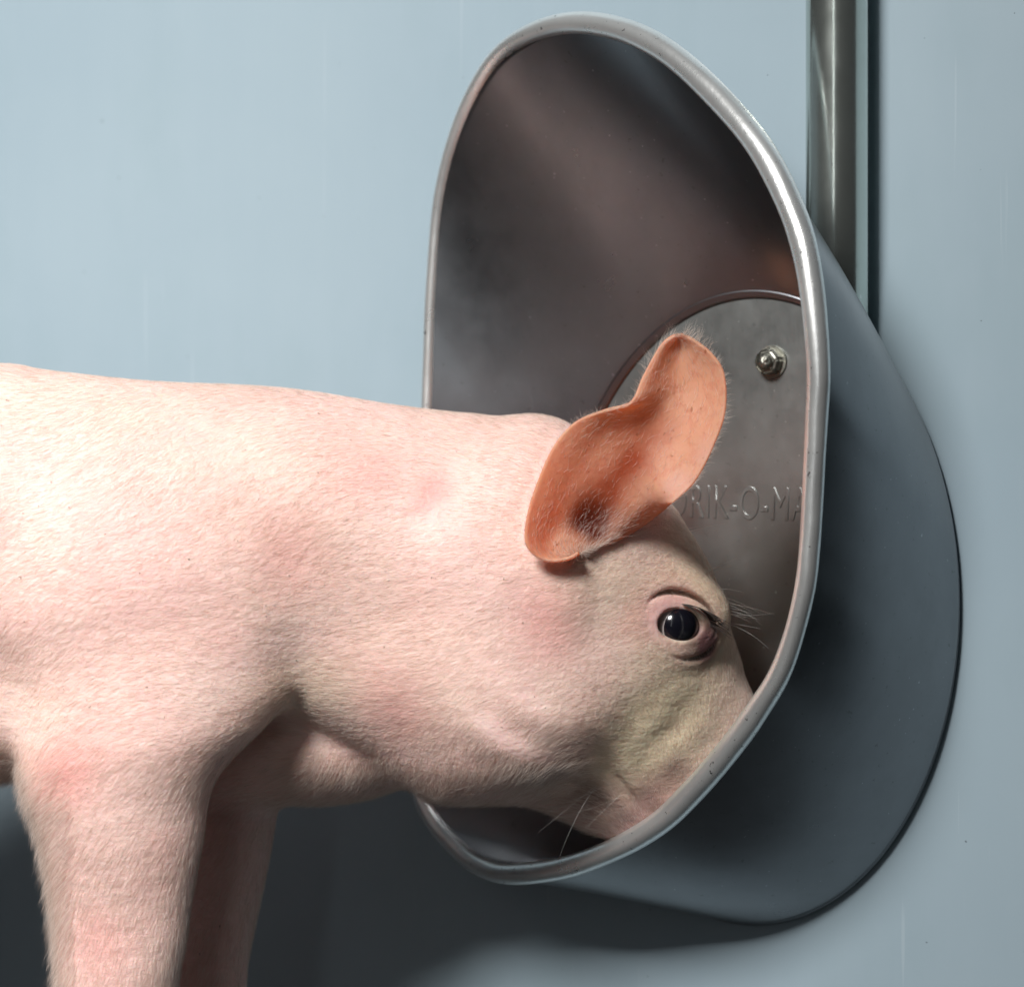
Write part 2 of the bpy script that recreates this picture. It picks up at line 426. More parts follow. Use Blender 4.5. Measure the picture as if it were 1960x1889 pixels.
def hair_material(name, col, rough=.4):
    m, nt, b = mat(name)
    hi = nt.nodes.new('ShaderNodeHairInfo')
    c = mixc(nt, ramp(nt, hi.outputs['Random'], [(0.0, 0.0), (.5, .75), (1.0, 1.0)]), [x * f_ for x, f_ in zip(col, (.46, .35, .27))], [min(1, x * 1.06) for x in col])
    nt.links.new(c, b.inputs['Base Color']); b.inputs['Roughness'].default_value = rough
    tr = nt.nodes.new('ShaderNodeBsdfTranslucent'); nt.links.new(c, tr.inputs['Color'])
    mx = nt.nodes.new('ShaderNodeMixShader'); mx.inputs[0].default_value = .4
    nt.links.new(b.outputs[0], mx.inputs[1]); nt.links.new(tr.outputs[0], mx.inputs[2])
    nt.links.new(mx.outputs[0], nt.nodes['Material Output'].inputs['Surface'])
    return m
M_hair = hair_material('pale_bristle', (.95, .86, .79))
M_lash = hair_material('dark_lash', (.05, .035, .03))
M_whisk = hair_material('white_whisker', (.85, .85, .82))

def simple(name, col, rough, metallic=0, **kw):
    m, nt, b = mat(name); v = coords(nt)
    c = mixc(nt, ramp(nt, noise(nt, v, 60, 4, .6), [(.3, 0.0), (.7, 1.0)]), [x * .85 for x in col], col)
    nt.links.new(c, b.inputs['Base Color']); b.inputs['Roughness'].default_value = rough; b.inputs['Metallic'].default_value = metallic
    for k, x in kw.items(): b.inputs[k.replace('_', ' ')].default_value = x
    return m
M_eye = simple('eyeball_white', (.50, .46, .44), .2)
M_iris = simple('dark_iris', (.006, .006, .010), .16)
M_hoof = simple('horn_hoof', (.16, .12, .09), .5)

# ---------------------------------------------------------------- object helpers
def link(name, me, m=None, parent=None):
    o = bpy.data.objects.new(name, me); COL.objects.link(o)
    if m is not None: me.materials.append(m)
    if parent is not None: o.parent = parent
    return o

def mesh_from(name, verts, faces, smooth=True):
    me = bpy.data.meshes.new(name); me.from_pydata([tuple(v) for v in verts], [], faces); me.update()
    if smooth: me.polygons.foreach_set('use_smooth', [True] * len(me.polygons))
    return me

def tag(o, label, cat, group=None, kind=None):
    o['label'] = label
    if cat: o['category'] = cat
    if group: o['group'] = group
    if kind: o['kind'] = kind

# ---------------------------------------------------------------- wall and floor
YAW = math.radians(30)                                 # the wall runs back to the left
tW = np.array([math.cos(YAW), -math.sin(YAW), 0.0])    # along the wall (u coordinates, z down)
nW = np.array([-math.sin(YAW), -math.cos(YAW), 0.0])   # out of the wall, towards pig and camera
W0 = np.array(P(1450, 1158, 214.0))                    # middle of the bowl's back plate

def on_plane(px, pz, origin, n):
    """the point of a plane seen in direction (px, pz)"""
    c = np.array([CX, -CAM, CZ]); d = np.array([px - CX, CAM, pz - CZ])
    t = np.dot(origin - c, n) / np.dot(d, n)
    return c + d * t

def wall_pt(a, zz, out=0.0):
    q = W0 + tW * a + nW * out
    return (q[0], q[1], zz)

def build_wall():
    v = []; th = -120
    for o in (0.0, th):
        for a, zz in ((-9000, -6000), (860, -6000), (860, FLOOR), (-9000, FLOOR)):
            v.append(W(*wall_pt(a, zz, o)))
    f = [(0, 3, 2, 1), (4, 5, 6, 7), (0, 1, 5, 4), (1, 2, 6, 5), (2, 3, 7, 6), (3, 0, 4, 7)]
    o = link('pen_wall', mesh_from('pen_wall', v, f, False), M_wall)
    tag(o, 'smooth blue grey panel wall behind the pig and the steel bowl', 'wall', kind='structure')
build_wall()

def build_floor():
    n = 24; xs = np.linspace(-9000, 3400, n); ys = np.linspace(-4500, 5200, n); v = []; f = []
    for y in ys:
        for x in xs: v.append(W(x, y, FLOOR))
    for j in range(n - 1):
        for i in range(n - 1): a = j * n + i; f.append((a, a + 1, a + n + 1, a + n))
    o = link('floor', mesh_from('floor', v, f), M_floor); o['kind'] = 'structure'
    o['label'] = 'dark concrete pen floor under the pig'
build_floor()

# ---------------------------------------------------------------- steel bowl
RYAW = math.radians(50)
nR = np.array([-math.sin(RYAW), -math.cos(RYAW), 0.0])
R0 = np.array(P(1195, 860, 0.0))
RIM = [(1566, 690), (1563, 800), (1556, 940), (1550, 1040), (1538, 1140), (1500, 1272), (1448, 1362), (1392, 1438), (1328, 1512), (1258, 1578), (1165, 1630),
       (1072, 1662), (973, 1672), (915, 1655), (872, 1620), (830, 1572), (803, 1510), (797, 1400), (799, 1200), (806, 1000), (817, 800), (821, 690),
       (826, 560), (842, 380), (882, 233), (945, 117), (1022, 62), (1110, 44), (1215, 66), (1318, 132), (1440, 262),
       (1510, 388), (1547, 510)]
rim2 = catmull(RIM, 6, True)
_th = [-180, -150, -120, -95, -60, -30, 0, 25, 45, 65, 90, 115, 140, 160, 180]     # thin at the back edge, fat at the front
_rr = [13, 13, 18, 23, 25, 25, 20, 19, 23, 24, 22, 22, 17, 13, 13]
def rim_radius(px, pz):
    return float(np.interp(math.degrees(math.atan2((pz - 870) / 826.0, (px - 1185) / 385.0)), _th, _rr))
rim3 = np.array([on_plane(p[0], p[1], R0, nR) for p in rim2])
rimr = np.array([rim_radius(*p) for p in rim2])

bowl = bpy.data.objects.new('drinking_bowl', None); COL.objects.link(bowl)
bowl.location = W(*W0)
tag(bowl, 'tall oval stainless steel drinking bowl bolted to the wall, pig head inside', 'bowl')
bowl.empty_display_size = .05
bpy.context.view_layer.update()
BINV = Matrix.Translation(Vector(bowl.location)).inverted()

def loc_verts(vs_, origin=W0):
    o = W(*origin)
    return [(v[0] - o[0], v[1] - o[1], v[2] - o[2]) for v in (W(*p) for p in vs_)]

def build_bowl():
    n = len(rim3)
    # matching angle on the oval back plate (385 x 603 as seen)
    ang = np.unwrap(np.array([math.atan2((p[1] - 870) / 826.0, (p[0] - 1185) / 385.0) for p in rim2]))
    base = []
    for a in ang:
        base.append(on_plane(1450 + 385 * math.cos(a), 1158 + 603 * math.sin(a), W0 + nW * 6, nW))
    base = np.array(base); ctr = on_plane(1450, 1158, W0 + nW * 6, nW)
    rows = []
    prows = [ctr + (base - ctr) * q for q in (.35, .6, .8, .9, .97, 1.0)]
    verts = []; faces = []
    for q in prows: verts += list(q)
    for j in range(len(prows) - 1):
        for i in range(n):
            a = j * n + i; b_ = j * n + (i + 1) % n
            faces.append((a, b_, b_ + n, a + n))
    faces.append(tuple(range(n))[::-1])
    bp = link('back_plate', mesh_from('back_plate', loc_verts(verts), faces), M_plate, bowl)
    if bp.data.polygons[3 * n].normal.dot(Vector(nW)) < 0: bp.data.flip_normals()
    for q, d in ((.972, 1.5), (.982, 4), (.992, 8)): rows.append(ctr + (base - ctr) * q + nW * d)
    for u in (.015, .03, .06, .1, .18, .28, .4, .52, .64, .76, .87, .95, 1.0):
        out = 16 if u == 0 else 0
        q = base + (rim3 - base) * u + nW * (10 + 5 * math.sin(math.pi * min(1, u * 4) / 2) * (1 - u))
        q = q + (rim3 - rim3.mean(0)) * (.018 * math.sin(math.pi * u))
        rows.append(q)
    verts = []; faces = []
    for r in rows: verts += list(r)
    for j in range(len(rows) - 1):
        for i in range(n):
            a = j * n + i; b_ = j * n + (i + 1) % n
            faces.append((a, b_, b_ + n, a + n))
    me = mesh_from('shell', loc_verts(verts), faces)
    o = link('shell', me, M_bowl, bowl)
    v0 = me.polygons[5 * n].center; 
    if me.polygons[5 * n].normal.dot(Vector(loc_verts([rim3.mean(0)])[0]) - v0) < 0: me.flip_normals()
    md = o.modifiers.new('thick', 'SOLIDIFY'); md.thickness = 8 * S; md.offset = -1
    # rolled rim
    verts = []; faces = []; m = 20
    for i in range(n):
        t = rim3[(i + 1) % n] - rim3[i - 1]; t /= np.linalg.norm(t)
        a = np.cross(t, nR); a /= np.linalg.norm(a)
        b_ = np.cross(t, a)
        for k in range(m):
            th = 2 * math.pi * k / m
            wob = 1 + .015 * math.sin(i * .9) * math.cos(k)
            verts.append(rim3[i] + (a * math.cos(th) + b_ * math.sin(th)) * rimr[i] * wob)
    for i in range(n):
        for k in range(m):
            a = i * m + k; b2 = i * m + (k + 1) % m; c = ((i + 1) % n) * m
            faces.append((a, b2, c + (k + 1) % m, c + k))
    link('rim', mesh_from('rim', loc_verts(verts), faces), M_rim, bowl)
    # thin wall flange round the plate
    verts = []; faces = []
    prof = [(1.0, 2), (1.012, 4), (1.016, 9), (1.008, 15), (.995, 17)]
    for s, d in prof:
        verts += list(W0 + (base - ctr) * s + nW * d)
    for j in range(len(prof) - 1):
        for i in range(n):
            a = j * n + i; b_ = j * n + (i + 1) % n
            faces.append((a, b_, b_ + n, a + n))
    link('flange', mesh_from('flange', loc_verts(verts), faces), M_bowl, bowl)
build_bowl()

RW = Matrix(((tW[0], 0, nW[0]), (tW[1], 0, nW[1]), (0, 1, 0))).to_4x4()   # local x along wall, y up, z out

def build_bolt(px, pz, r):
    c = on_plane(px, pz, W0 + nW * 8, nW)
    o0 = W(*W0); w = W(*c)
    M = Matrix.Translation(Vector((w[0] - o0[0], w[1] - o0[1], w[2] - o0[2]))) @ RW
    bm = bmesh.new()
    def ring(rad, h, n=6, ph=0.2):
        return [bm.verts.new((rad * S * math.cos(2 * math.pi * i / n + ph), rad * S * math.sin(2 * math.pi * i / n + ph), h * S)) for i in range(n)]
    a = ring(r, 0); b_ = ring(r, 22); c_ = ring(r * .82, 27)
    for p, q in ((a, b_), (b_, c_)):
        for i in range(6): bm.faces.new((p[i], p[(i + 1) % 6], q[(i + 1) % 6], q[i]))
    bm.faces.new(c_)
    bmesh.ops.bevel(bm, geom=bm.edges[:], offset=5 * S, segments=3, affect='EDGES')
    me = bpy.data.meshes.new('bolt'); bm.to_mesh(me); bm.free()
    o = link('bolt', me, M_bolt, bowl); o.matrix_local = M
    bm = bmesh.new()
    bmesh.ops.create_cone(bm, cap_ends=True, segments=40, radius1=(r + 4) * S, radius2=(r + 3) * S, depth=5 * S)
    me = bpy.data.meshes.new('washer'); bm.to_mesh(me); bm.free()
    w_ = link('washer', me, M_bolt, o); w_.location = (0, 0, 1 * S)
    bm = bmesh.new()
    bmesh.ops.create_uvsphere(bm, u_segments=28, v_segments=14, radius=r * .52 * S)
    for v in bm.verts: v.co.z *= .75; v.co += Vector((1, 1, 1)) * 2.2 * S * mnoise.noise(v.co * 900)
    for f in bm.faces: f.smooth = True
    me = bpy.data.meshes.new('threaded_end'); bm.to_mesh(me); bm.free()
    s_ = link('threaded_end', me, M_bolt, o); s_.location = (0, 0, 30 * S)
build_bolt(1477, 693, 29)

def build_text():
    cu = bpy.data.curves.new('embossed_lettering', 'FONT'); cu.body = 'DRIK-O-MAT'
    cu.size = 92 * S; cu.extrude = 0.2 * S; cu.bevel_depth = 1.1 * S; cu.bevel_resolution = 2
    cu.space_character = 1.08
    tmp = bpy.data.objects.new('tmp', cu); COL.objects.link(tmp); bpy.context.view_layer.update()
    tme = bpy.data.meshes.new_from_object(tmp.evaluated_get(bpy.context.evaluated_depsgraph_get())); bpy.data.objects.remove(tmp)
    tme.name = 'embossed_lettering'
    o = link('embossed_lettering', tme, M_plate, bowl)
    c = on_plane(1279, 988, W0 + nW * 6.5, nW); w = W(*c); o0 = W(*W0)
    o.matrix_local = Matrix.Translation(Vector((w[0] - o0[0], w[1] - o0[1], w[2] - o0[2]))) @ RW @ Matrix.Rotation(math.radians(-1.5), 4, 'Z') @ Matrix.Diagonal((.61, 1, 1, 1))
build_text()

# ---------------------------------------------------------------- supply pipe
def build_pipe():
    bpt = on_plane(1602, 500, W0 + nW * 80, nW)
    r = 60; n = 64
    zs = [-3500, -500, 0, 300, 600, 655]; verts = []; faces = []
    for z in zs:
        for k in range(n):
            th = 2 * math.pi * k / n
            verts.append((bpt[0] + r * math.cos(th), bpt[1] + r * math.sin(th), z))
    for j in range(len(zs) - 1):
        for k in range(n):
            a = j * n + k; b_ = j * n + (k + 1) % n; faces.append((a, b_, b_ + n, a + n))
    org = (bpt[0], bpt[1], 655)
    o = link('supply_pipe', mesh_from('supply_pipe', loc_verts(verts, org), faces), M_pipe)
    o.location = W(*org)
    tag(o, 'polished vertical steel water pipe on the wall above the bowl', 'pipe')
build_pipe()

# ---------------------------------------------------------------- pig: meshing
def surface_nets(F, gx, gy, gz):
    ins = F < 0
    nx, ny, nz = F.shape
    c = [ins[i:nx - 1 + i, j:ny - 1 + j, k:nz - 1 + k] for i in (0, 1) for j in (0, 1) for k in (0, 1)]
    s = np.zeros(c[0].shape, np.uint8)
    for q in c: s += q
    act = (s > 0) & (s < 8)
    ci = np.argwhere(act)
    idx = -np.ones(act.shape, np.int32); idx[act] = np.arange(len(ci))
    acc = np.zeros((len(ci), 3)); cnt = np.zeros(len(ci))
    G = (gx, gy, gz)
    cor = [(i, j, k) for i in (0, 1) for j in (0, 1) for k in (0, 1)]
    for p in cor:
        for ax in range(3):
            if p[ax]: continue
            q = list(p); q[ax] = 1
            A = ci + p; B = ci + q
            fa = F[A[:, 0], A[:, 1], A[:, 2]]; fb = F[B[:, 0], B[:, 1], B[:, 2]]
            m = (fa < 0) != (fb < 0)
            t = fa[m] / (fa[m] - fb[m])
            pa = np.stack([G[d][A[m, d]] for d in range(3)], 1); pb = np.stack([G[d][B[m, d]] for d in range(3)], 1)
            acc[m] += pa + (pb - pa) * t[:, None]; cnt[m] += 1
    V = acc / cnt[:, None]
    quads = []
    for ax in range(3):
        o = [d for d in range(3) if d != ax]
        sl0 = [slice(1, -1)] * 3; sl1 = [slice(1, -1)] * 3
        sl0[ax] = slice(0, -1); sl1[ax] = slice(1, None)
        a = ins[tuple(sl0)]; b = ins[tuple(sl1)]
        e = np.argwhere(a != b)
        flip = a[e[:, 0], e[:, 1], e[:, 2]]
        base = e.copy(); 
        for d in o: base[:, d] += 1
        def cell(da, db):
            q = base.copy(); q[:, o[0]] -= da; q[:, o[1]] -= db
            return idx[q[:, 0], q[:, 1], q[:, 2]]
        Q = np.stack([cell(1, 1), cell(0, 1), cell(0, 0), cell(1, 0)], 1)
        if ax == 1: flip = ~flip
        Q[~flip] = Q[~flip][:, ::-1]
        quads.append(Q)
    Q = np.concatenate(quads); Q = Q[(Q >= 0).all(1)]
    return V, Q

def axis(*parts):
    out = []
    for a, b, h in parts: out += list(np.arange(a, b, h))
    return np.array(out + [parts[-1][1]], np.float32)

def build_body_grid():
    gx = axis((-1340, -60, 16), (-60, 1090, 5), (1090, 1440, 3.2), (1440, 1520, 6))
    gy = axis((-345, -60, 3.6), (-60, 120, 7), (120, 430, 9))
    gz = axis((640, 1060, 5), (1060, 1330, 3.2), (1330, 1900, 5), (1900, 2600, 14))
    F = np.full((len(gx), len(gy), len(gz)), 50.0, np.float32)
    st = 6
    for i0 in range(0, len(gx), 40):
        sx = gx[i0:i0 + 40]
        X, Y, Z = np.meshgrid(sx[::4], gy[::6], gz[::6], indexing='ij')
        C = body_base(X.ravel(), Y.ravel(), Z.ravel()).reshape(X.shape)
        # cell spans up to ~100 u on the coarse part: generous band
        act = np.abs(C) < 110
        ins = C < -110
        for lab in (0, 1):
            pass
        big = np.repeat(np.repeat(np.repeat(act, 4, 0), 6, 1), 6, 2)
        bin_ = np.repeat(np.repeat(np.repeat(ins, 4, 0), 6, 1), 6, 2)
        big = big[:len(sx), :len(gy), :len(gz)]; bin_ = bin_[:len(sx), :len(gy), :len(gz)]
        sub = np.where(bin_, np.float32(-50), np.float32(50))
        I = np.argwhere(big)
        val = body_f(sx[I[:, 0]], gy[I[:, 1]], gz[I[:, 2]])
        sub[I[:, 0], I[:, 1], I[:, 2]] = val
        F[i0:i0 + 40] = sub
    return surface_nets(F, gx, gy, gz)

V, Q = build_body_grid()
# orient outward
def fast_mesh(name, verts, quads):
    me = bpy.data.meshes.new(name)
    me.vertices.add(len(verts)); me.vertices.foreach_set('co', np.ascontiguousarray(verts, np.float32).ravel())
    me.loops.add(len(quads) * 4); me.loops.foreach_set('vertex_index', np.ascontiguousarray(quads, np.int32).ravel())
    me.polygons.add(len(quads))
    me.polygons.foreach_set('loop_start', np.arange(0, len(quads) * 4, 4, dtype=np.int32))
    me.polygons.foreach_set('use_smooth', np.ones(len(quads), bool))
    me.update(calc_edges=True); me.validate()
    return me

def to_w(V, org=(0, 0, 0)):
    o = np.array(V, float)
    return np.stack([(o[:, 0] - CX) * S - org[0], o[:, 1] * S - org[1], (FLOOR - o[:, 2]) * S - org[2]], 1)

PORG = W(230, 0, FLOOR)
me = fast_mesh('piglet', to_w(V, PORG), Q)
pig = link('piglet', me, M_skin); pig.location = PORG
tag(pig, 'pale pink short haired piglet with its head pushed into the steel drinking bowl', 'pig')
pig['kind'] = 'thing'

# face data for hair
A, B_, C_, D_ = V[Q[:, 0]], V[Q[:, 1]], V[Q[:, 2]], V[Q[:, 3]]
fn = np.cross(C_ - A, D_ - B_); farea = np.linalg.norm(fn, axis=1) / 2; fn /= (2 * farea[:, None] + 1e-9)
def grad(p):
    e = 2.0; g = []
    for i in range(3):
        d = np.zeros(3); d[i] = e
        g.append(body_base(*(p + d).T.astype(np.float32)) - body_base(*(p - d).T.astype(np.float32)))
    g = np.stack(g, 1); return g / (np.linalg.norm(g, axis=1)[:, None] + 1e-9)
tst = grad(((A + C_) / 2)[:500])
if (tst * fn[:500]).sum() < 0:
    me.flip_normals(); fn = -fn
print('PIG verts', len(V), 'quads', len(Q))

# ---------------------------------------------------------------- ears
rear2 = [(1108, 1058), (1085, 1070), (1050, 1073), (1022, 1062), (1005, 1036), (1009, 985), (1029, 920), (1060, 852), (1100, 808), (1150, 787), (1205, 771), (1230, 720), (1262, 664), (1290, 643)]
front2 = [(1112, 1056), (1135, 1050), (1160, 1042), (1190, 1030), (1222, 1012), (1255, 988), (1290, 960), (1332, 920), (1368, 850), (1389, 785), (1386, 715), (1362, 676), (1328, 650), (1306, 640)]
def build_ear(side, parent, name='ear'):
    R_ = catmull(rear2, 6); Fr = catmull(front2, 6); n = len(R_); m = 30
    grid = np.zeros((n, m + 1, 3))
    vv = np.linspace(0, 1, m + 1)
    SY = surf_arr((R_[:, None, 0] + (Fr - R_)[:, None, 0] * vv).ravel(), (R_[:, None, 1] + (Fr - R_)[:, None, 1] * vv).ravel()).reshape(n, m + 1)
    for i in range(n):
        u = i / (n - 1)
        edge_y = -250 - 25 * math.sin(u * math.pi) - 8 * u
        root = max(0, 1 - u / .16)
        for j in range(m + 1):
            v = j / m
            px = R_[i][0] + (Fr[i][0] - R_[i][0]) * v; pz = R_[i][1] + (Fr[i][1] - R_[i][1]) * v
            # hollow: deepest along a line nearer the front border, shallow at the tip
            dep = math.sin(math.pi * v ** 1.1) ** .85
            depth = (112 * (1 - u) ** .6 + 16) * dep
            roll = 16 * math.exp(-((v - 0) / .07) ** 2) + 12 * math.exp(-((1 - v) / .07) ** 2)
            ridge = -9 * math.exp(-((v - .36) / .10) ** 2) * max(0, math.sin(math.pi * min(1, u * 1.5))) 
            y = edge_y + depth + roll + ridge
            y += 45 * root * (1 if v > .4 else v / .4)
            y += 4 * mnoise.noise(Vector((u * 5, v * 4, side)))
            if v > .75: y += 60 * (1 - u) ** 3 * (v - .75) / .25
            sy = SY[i, j]
            if u < .56 and sy < -30:
                wf = max(0, (v - .5) / .5) ** 1.3 * min(1, (.56 - u) / .25)
                y = y * (1 - wf) + (sy - 3) * wf
                y += (min(y, sy - 10) - y) * min(1, max(0, (.45 - u) / .15))
            k = (CAM + y) / CAM
            grid[i, j] = (px, y, pz)
    for _ in range(5):
        Y = grid[..., 1]; Z = Y.copy()
        Z[1:-1, 1:-1] = (Y[1:-1, 1:-1] * 2 + Y[2:, 1:-1] + Y[:-2, 1:-1] + Y[1:-1, 2:] + Y[1:-1, :-2]) / 6
        grid[..., 1] = Z
    kk = (CAM + grid[..., 1]) / CAM
    grid[..., 0] = CX + (grid[..., 0] - CX) * kk; grid[..., 2] = CZ + (grid[..., 2] - CZ) * kk
    if side > 0:
        # far ear: mirrored through the head's middle plane, folded a little lower
        grid[..., 1] = 60 - grid[..., 1]
        grid[..., 0] = 1150 + (grid[..., 0] - 1150) * .82
        grid[..., 2] = 1010 + (grid[..., 2] - 1010) * .80
    V_ = grid.reshape(-1, 3); F_ = []
    for i in range(n - 1):
        for j in range(m):
            a = i * (m + 1) + j; F_.append((a, a + 1, a + m + 2, a + m + 1))
    if side > 0: F_ = [f[::-1] for f in F_]
    me = mesh_from(name, to_w(V_, PORG), F_)
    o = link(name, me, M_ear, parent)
    md = o.modifiers.new('thick', 'SOLIDIFY'); md.thickness = 7 * S; md.offset = 0
    md = o.modifiers.new('sub', 'SUBSURF'); md.levels = 1; md.render_levels = 1
    return grid
ear_grid = build_ear(-1, pig)
build_ear(1, pig)

# ---------------------------------------------------------------- eye
def frame_matrix(c, a, b, n):
    def w(v): return Vector((v[0], v[1], -v[2]))
    M = Matrix((w(a), w(b), w(n))).transposed().to_4x4()
    o = W(*c); M.translation = Vector((o[0] - PORG[0], o[1] - PORG[1], o[2] - PORG[2]))
    return M
def build_eye():
    R = 50
    c = EC - EN * 37
    bm = bmesh.new(); bmesh.ops.create_uvsphere(bm, u_segments=64, v_segments=40, radius=R * S)
    for f in bm.faces: f.smooth = True
    me = bpy.data.meshes.new('eyeball'); bm.to_mesh(me); bm.free()
    o = link('eyeball', me, M_eye, pig); o.matrix_local = frame_matrix(c, EA, EB, EN)
    # iris: a spherical cap turned a little forward and down
    bm = bmesh.new(); bmesh.ops.create_uvsphere(bm, u_segments=64, v_segments=60, radius=(R + 1.2) * S)
    bmesh.ops.delete(bm, geom=[v for v in bm.verts if v.co.z < R * S * .67], context='VERTS')
    for v in bm.verts:
        e = (v.co.z / (R * S) - .67) / .33
        v.co *= 1 + .05 * max(0, e) ** .7
    for f in bm.faces: f.smooth = True
    me = bpy.data.meshes.new('iris'); bm.to_mesh(me); bm.free()
    i = link('iris', me, M_iris, o)
    i.rotation_euler = (math.radians(8), math.radians(7), 0)
build_eye()

# ---------------------------------------------------------------- hair
rng = np.random.default_rng(7)
def curves_obj(name, pts, rad, m, parent):
    """pts (n, k, 3) in u, rad (n, k) in metres"""
    n, k, _ = pts.shape
    hcv = bpy.data.hair_curves.new(name); hcv.add_curves([k] * n)
    w = to_w(pts.reshape(-1, 3), PORG)
    hcv.position_data.foreach_set('vector', np.ascontiguousarray(w, np.float32).ravel())
    at = hcv.attributes.get('radius') or hcv.attributes.new('radius', 'FLOAT', 'POINT')
    at.data.foreach_set('value', np.ascontiguousarray(rad, np.float32).ravel())
    hcv.materials.append(m)
    o = bpy.data.objects.new(name, hcv); COL.objects.link(o); o.parent = parent
    return o

def flow(p):
    """lie of the coat"""
    x, y, z = p.T
    s, t = head_st(x, z)
    wl = np.clip((z - 1380) / 180, 0, 1) * np.clip((620 - x) / 100, 0, 1)      # legs
    wh = np.clip((s - 60) / 220, 0, 1) * np.clip((x - 880) / 200, 0, 1)       # head
    a = -.32 + .35 * np.sin(x / 210 + z / 260) + .22 * np.sin(z / 120 - x / 170)
    body = np.stack([-np.cos(a), 0 * a, -np.sin(a)], 1)
    la = .25 * np.sin(z / 90)
    legd = np.stack([-.55 + la, 0 * x, .9 + 0 * x], 1)
    ha = np.radians(10) + .75 * np.clip((s - 200) / 250, 0, 1) + .35 * np.sin(x / 90 + z / 120)
    head = np.stack([-np.cos(ha), 0 * x, -np.sin(ha)], 1)
    d = body * (1 - wl)[:, None] * (1 - wh)[:, None] + legd * wl[:, None] + head * wh[:, None]
    # jowl and throat: down and back
    wj = np.clip((z - (1330 + .05 * (x - 600))) / 110, 0, 1) * np.clip((x - 560) / 60, 0, 1) * np.clip((1120 - x) / 120, 0, 1)
    d = d * (1 - wj)[:, None] + np.stack([-.35 + 0 * x, 0 * x, .9 + 0 * x], 1) * wj[:, None]
    return d

def build_coat():
    n = 270000
    ctr = (A + C_) / 2
    keep = (ctr[:, 0] > -60) & (ctr[:, 2] < 1960) & (ctr[:, 0] < 1460) & ((fn[:, 1] < .55))
    ids = np.nonzero(keep)[0]
    w = farea[ids]; pick = ids[rng.choice(len(ids), n, p=w / w.sum())]
    u, v = rng.random((2, n, 1))
    p = (A[pick] * (1 - u) + B_[pick] * u) * (1 - v) + (D_[pick] * (1 - u) + C_[pick] * u) * v
    nn = grad(p)
    # leave the eye free
    de = np.linalg.norm(p - EC, axis=1)
    a_ = (p - EC) @ EA; b_ = (p - EC) @ EB
    ok = ((a_ / 70) ** 2 + (b_ / 50) ** 2 > 1) | (p[:, 1] > 0)
    kk = CAM / (CAM + p[:, 1]); qx = CX + (p[:, 0] - CX) * kk; qz = CZ + (p[:, 2] - CZ) * kk
    poly = rear2 + front2[::-1]; inside = np.zeros(len(p), bool)
    for (x1, z1), (x2, z2) in zip(poly, poly[1:] + poly[:1]):
        if z1 != z2: inside ^= ((z1 > qz) != (z2 > qz)) & (qx < (x2 - x1) * (qz - z1) / (z2 - z1) + x1)
    ok &= ~(inside & (p[:, 1] < 0))
    p, nn = p[ok], nn[ok]; n = len(p)
    d = flow(p); d += rng.normal(0, .16, d.shape)
    d -= nn * (d * nn).sum(1)[:, None]; d /= np.linalg.norm(d, axis=1)[:, None] + 1e-6
    legw = np.clip((p[:, 2] - 1380) / 200, 0, 1)
    L = (20 + 13 * rng.random(n) + 5 * legw * rng.random(n)) 
    lift = .10 + .14 * rng.random(n) + .10 * legw * rng.random(n)
    # longer, rougher under the throat and behind the elbow
    fringe = ((p[:, 0] > 540) & (p[:, 0] < 1160) & (p[:, 2] > 1440)) | ((p[:, 0] < 170) & (p[:, 2] > 1400))
    L = np.where(fringe, L + 16 * rng.random(n), L)
    lift = np.where(fringe, lift + .35 * rng.random(n), lift)
    face = (p[:, 0] > 1150) & (p[:, 2] > 1000)
    L = L * .82; L = np.where(face, L * .8, L)
    elbow = (p[:, 0] < 175) & (p[:, 2] > 1440); L = np.where(elbow, L + 26 * rng.random(n) ** 2, L); lift = np.where(elbow, lift + .5 * rng.random(n), lift)
    K = 4; pts = np.zeros((n, K, 3))
    for k in range(K):
        t = k / (K - 1)
        pts[:, k] = p + (d * (t * np.cos(lift))[:, None] + nn * (np.sin(lift) * t * (1 - .35 * t))[:, None]) * L[:, None] - nn * 1.0
    r = np.array([.021, .019, .014, .005]) * 1e-3
    rad = np.repeat(r[None], n, 0) * (.65 + 1.1 * rng.random((n, 1)) ** 3)
    o = curves_obj('coat', pts, rad, M_hair, pig); o['kind'] = 'stuff'
build_coat()

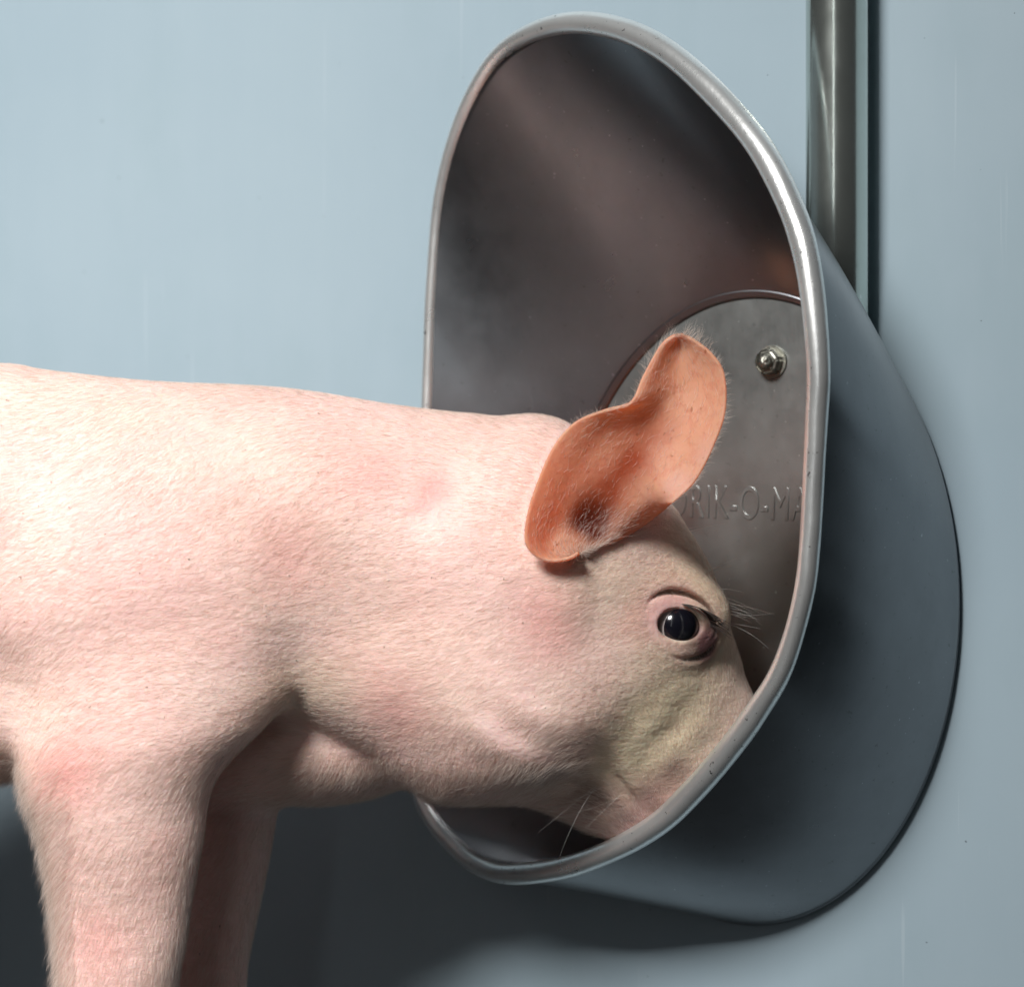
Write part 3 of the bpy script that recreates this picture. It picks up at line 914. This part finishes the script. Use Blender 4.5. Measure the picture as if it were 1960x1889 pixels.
def build_ear_hair():
    """fine fringe round the border of the near ear and down inside it"""
    gr = ear_grid; ni, nj, _ = gr.shape
    P0 = []; D0 = []; L0 = []
    for _ in range(1100):
        i = rng.random() * (ni - 2) + .5; i0 = int(i)
        e = rng.random()
        if e < .5: a = gr[i0, 0] + (gr[i0 + 1, 0] - gr[i0, 0]) * (i - i0); out = gr[i0, 0] - gr[i0, 3]
        else: a = gr[i0, -1] + (gr[i0 + 1, -1] - gr[i0, -1]) * (i - i0); out = gr[i0, -1] - gr[i0, -4]
        if i > ni - 9: out = out + np.array([0, 0, -25.])
        out = out / (np.linalg.norm(out) + 1e-6)
        al = gr[min(i0 + 3, ni - 1), 2] - gr[i0, 2]; al = al / (np.linalg.norm(al) + 1e-6)
        P0.append(a); D0.append(out * (.5 + .5 * rng.random()) + al * .8 + rng.normal(0, .25, 3)); L0.append(5 + 9 * rng.random() + (14 if i > ni - 12 else 0))
    for _ in range(2600):
        i = rng.random() * (ni - 3) + 1; j = rng.random() * (nj - 3) + 1; i0, j0 = int(i), int(j)
        if i0 > 30 and rng.random() < .45: continue
        a = gr[i0, j0] + (gr[i0 + 1, j0] - gr[i0, j0]) * (i - i0) + (gr[i0, j0 + 1] - gr[i0, j0]) * (j - j0)
        al = gr[min(i0 + 4, ni - 1), j0] - gr[i0, j0]; al = al / (np.linalg.norm(al) + 1e-6)
        P0.append(a + np.array([0, -5.5, 0])); D0.append(al + np.array([0, -.35, 0]) + rng.normal(0, .22, 3)); L0.append(12 + 10 * rng.random())
    P0 = np.array(P0); D0 = np.array(D0); D0 /= np.linalg.norm(D0, axis=1)[:, None]; L0 = np.array(L0)
    K = 4; n = len(P0); pts = np.zeros((n, K, 3)); bend = rng.normal(0, .25, (n, 3))
    for k in range(K):
        t = k / (K - 1); pts[:, k] = P0 + (D0 * t + bend * t * t) * L0[:, None]
    rad = np.repeat(np.array([[.03, .028, .02, .008]]) * 1e-3, n, 0)
    curves_obj('ear_hair', pts, rad, M_hair, pig)['kind'] = 'stuff'
build_ear_hair()

def build_lashes():
    P0 = []; D0 = []; L0 = []
    for k in range(70):
        th = math.radians(5 + 95 * (k / 69)); 
        a = 58 * math.cos(th) - 2; b = 38 * math.sin(th) + .10 * a
        q = EC + EA * a + EB * b + EN * (14 - 12 * math.cos(th) ** 2)
        P0.append(q); D0.append(EA * .9 + EB * (-.18 + .1 * rng.random()) + EN * .55 + rng.normal(0, .06, 3)); L0.append(34 + 14 * rng.random())
    P0 = np.array(P0); D0 = np.array(D0); L0 = np.array(L0); K = 5; n = len(P0); pts = np.zeros((n, K, 3))
    for k in range(K):
        t = k / (K - 1); pts[:, k] = P0 + D0 * (t * L0)[:, None] - EB * (t * t * 10)
    rad = np.repeat(np.array([[.13, .12, .10, .07, .02]]) * 1e-3, n, 0)
    curves_obj('eyelashes', pts, rad, M_lash, pig)
build_lashes()

def build_whiskers():
    base = []
    def surf(px, pz):
        lo, hi = -420.0, 0.0
        x, z = CX + (px - CX) * .98, CZ + (pz - CZ) * .98
        for _ in range(30):
            m = (lo + hi) / 2
            if body_base(np.float32([x]), np.float32([m]), np.float32([z]))[0] > 0: lo = m
            else: hi = m
        return np.array([x, hi, z])
    P0 = []; D0 = []; L0 = []
    for k in range(13):                       # brow bristles seen against the steel
        pz = 1120 + 80 * rng.random(); px = 1372 + (pz - 1120) * .22
        P0.append(surf(px, pz) + np.array([8, 8, 0])); D0.append(np.array([1, -.2, -.05 + .4 * rng.random()])); L0.append(60 + 60 * rng.random())
    for k in range(6):
        pz = 1000 + 110 * rng.random(); px = 1305 + (pz - 1000) * .55
        P0.append(surf(px, pz)); D0.append(np.array([1, -.2, -.7 + .4 * rng.random()])); L0.append(40 + 40 * rng.random())
    for k in range(5):                       # chin bristles
        px = 1120 + 100 * rng.random(); pz = 1500 + (px - 1120) * .4
        P0.append(surf(px, pz)); D0.append(np.array([-.9 + .4 * rng.random(), -.2, .35 + .4 * rng.random()])); L0.append(50 + 90 * rng.random())
    P0 = np.array(P0); D0 = np.array(D0); D0 /= np.linalg.norm(D0, axis=1)[:, None]; L0 = np.array(L0)
    K = 6; n = len(P0); pts = np.zeros((n, K, 3)); bend = rng.normal(0, .12, (n, 3)) + np.array([0, 0, .12])
    for k in range(K):
        t = k / (K - 1); pts[:, k] = P0 + (D0 * t + bend * t * t) * L0[:, None]
    rad = np.repeat(np.array([[.045, .042, .036, .028, .018, .008]]) * 1e-3, n, 0)
    curves_obj('whiskers', pts, rad, M_whisk, pig)
build_whiskers()
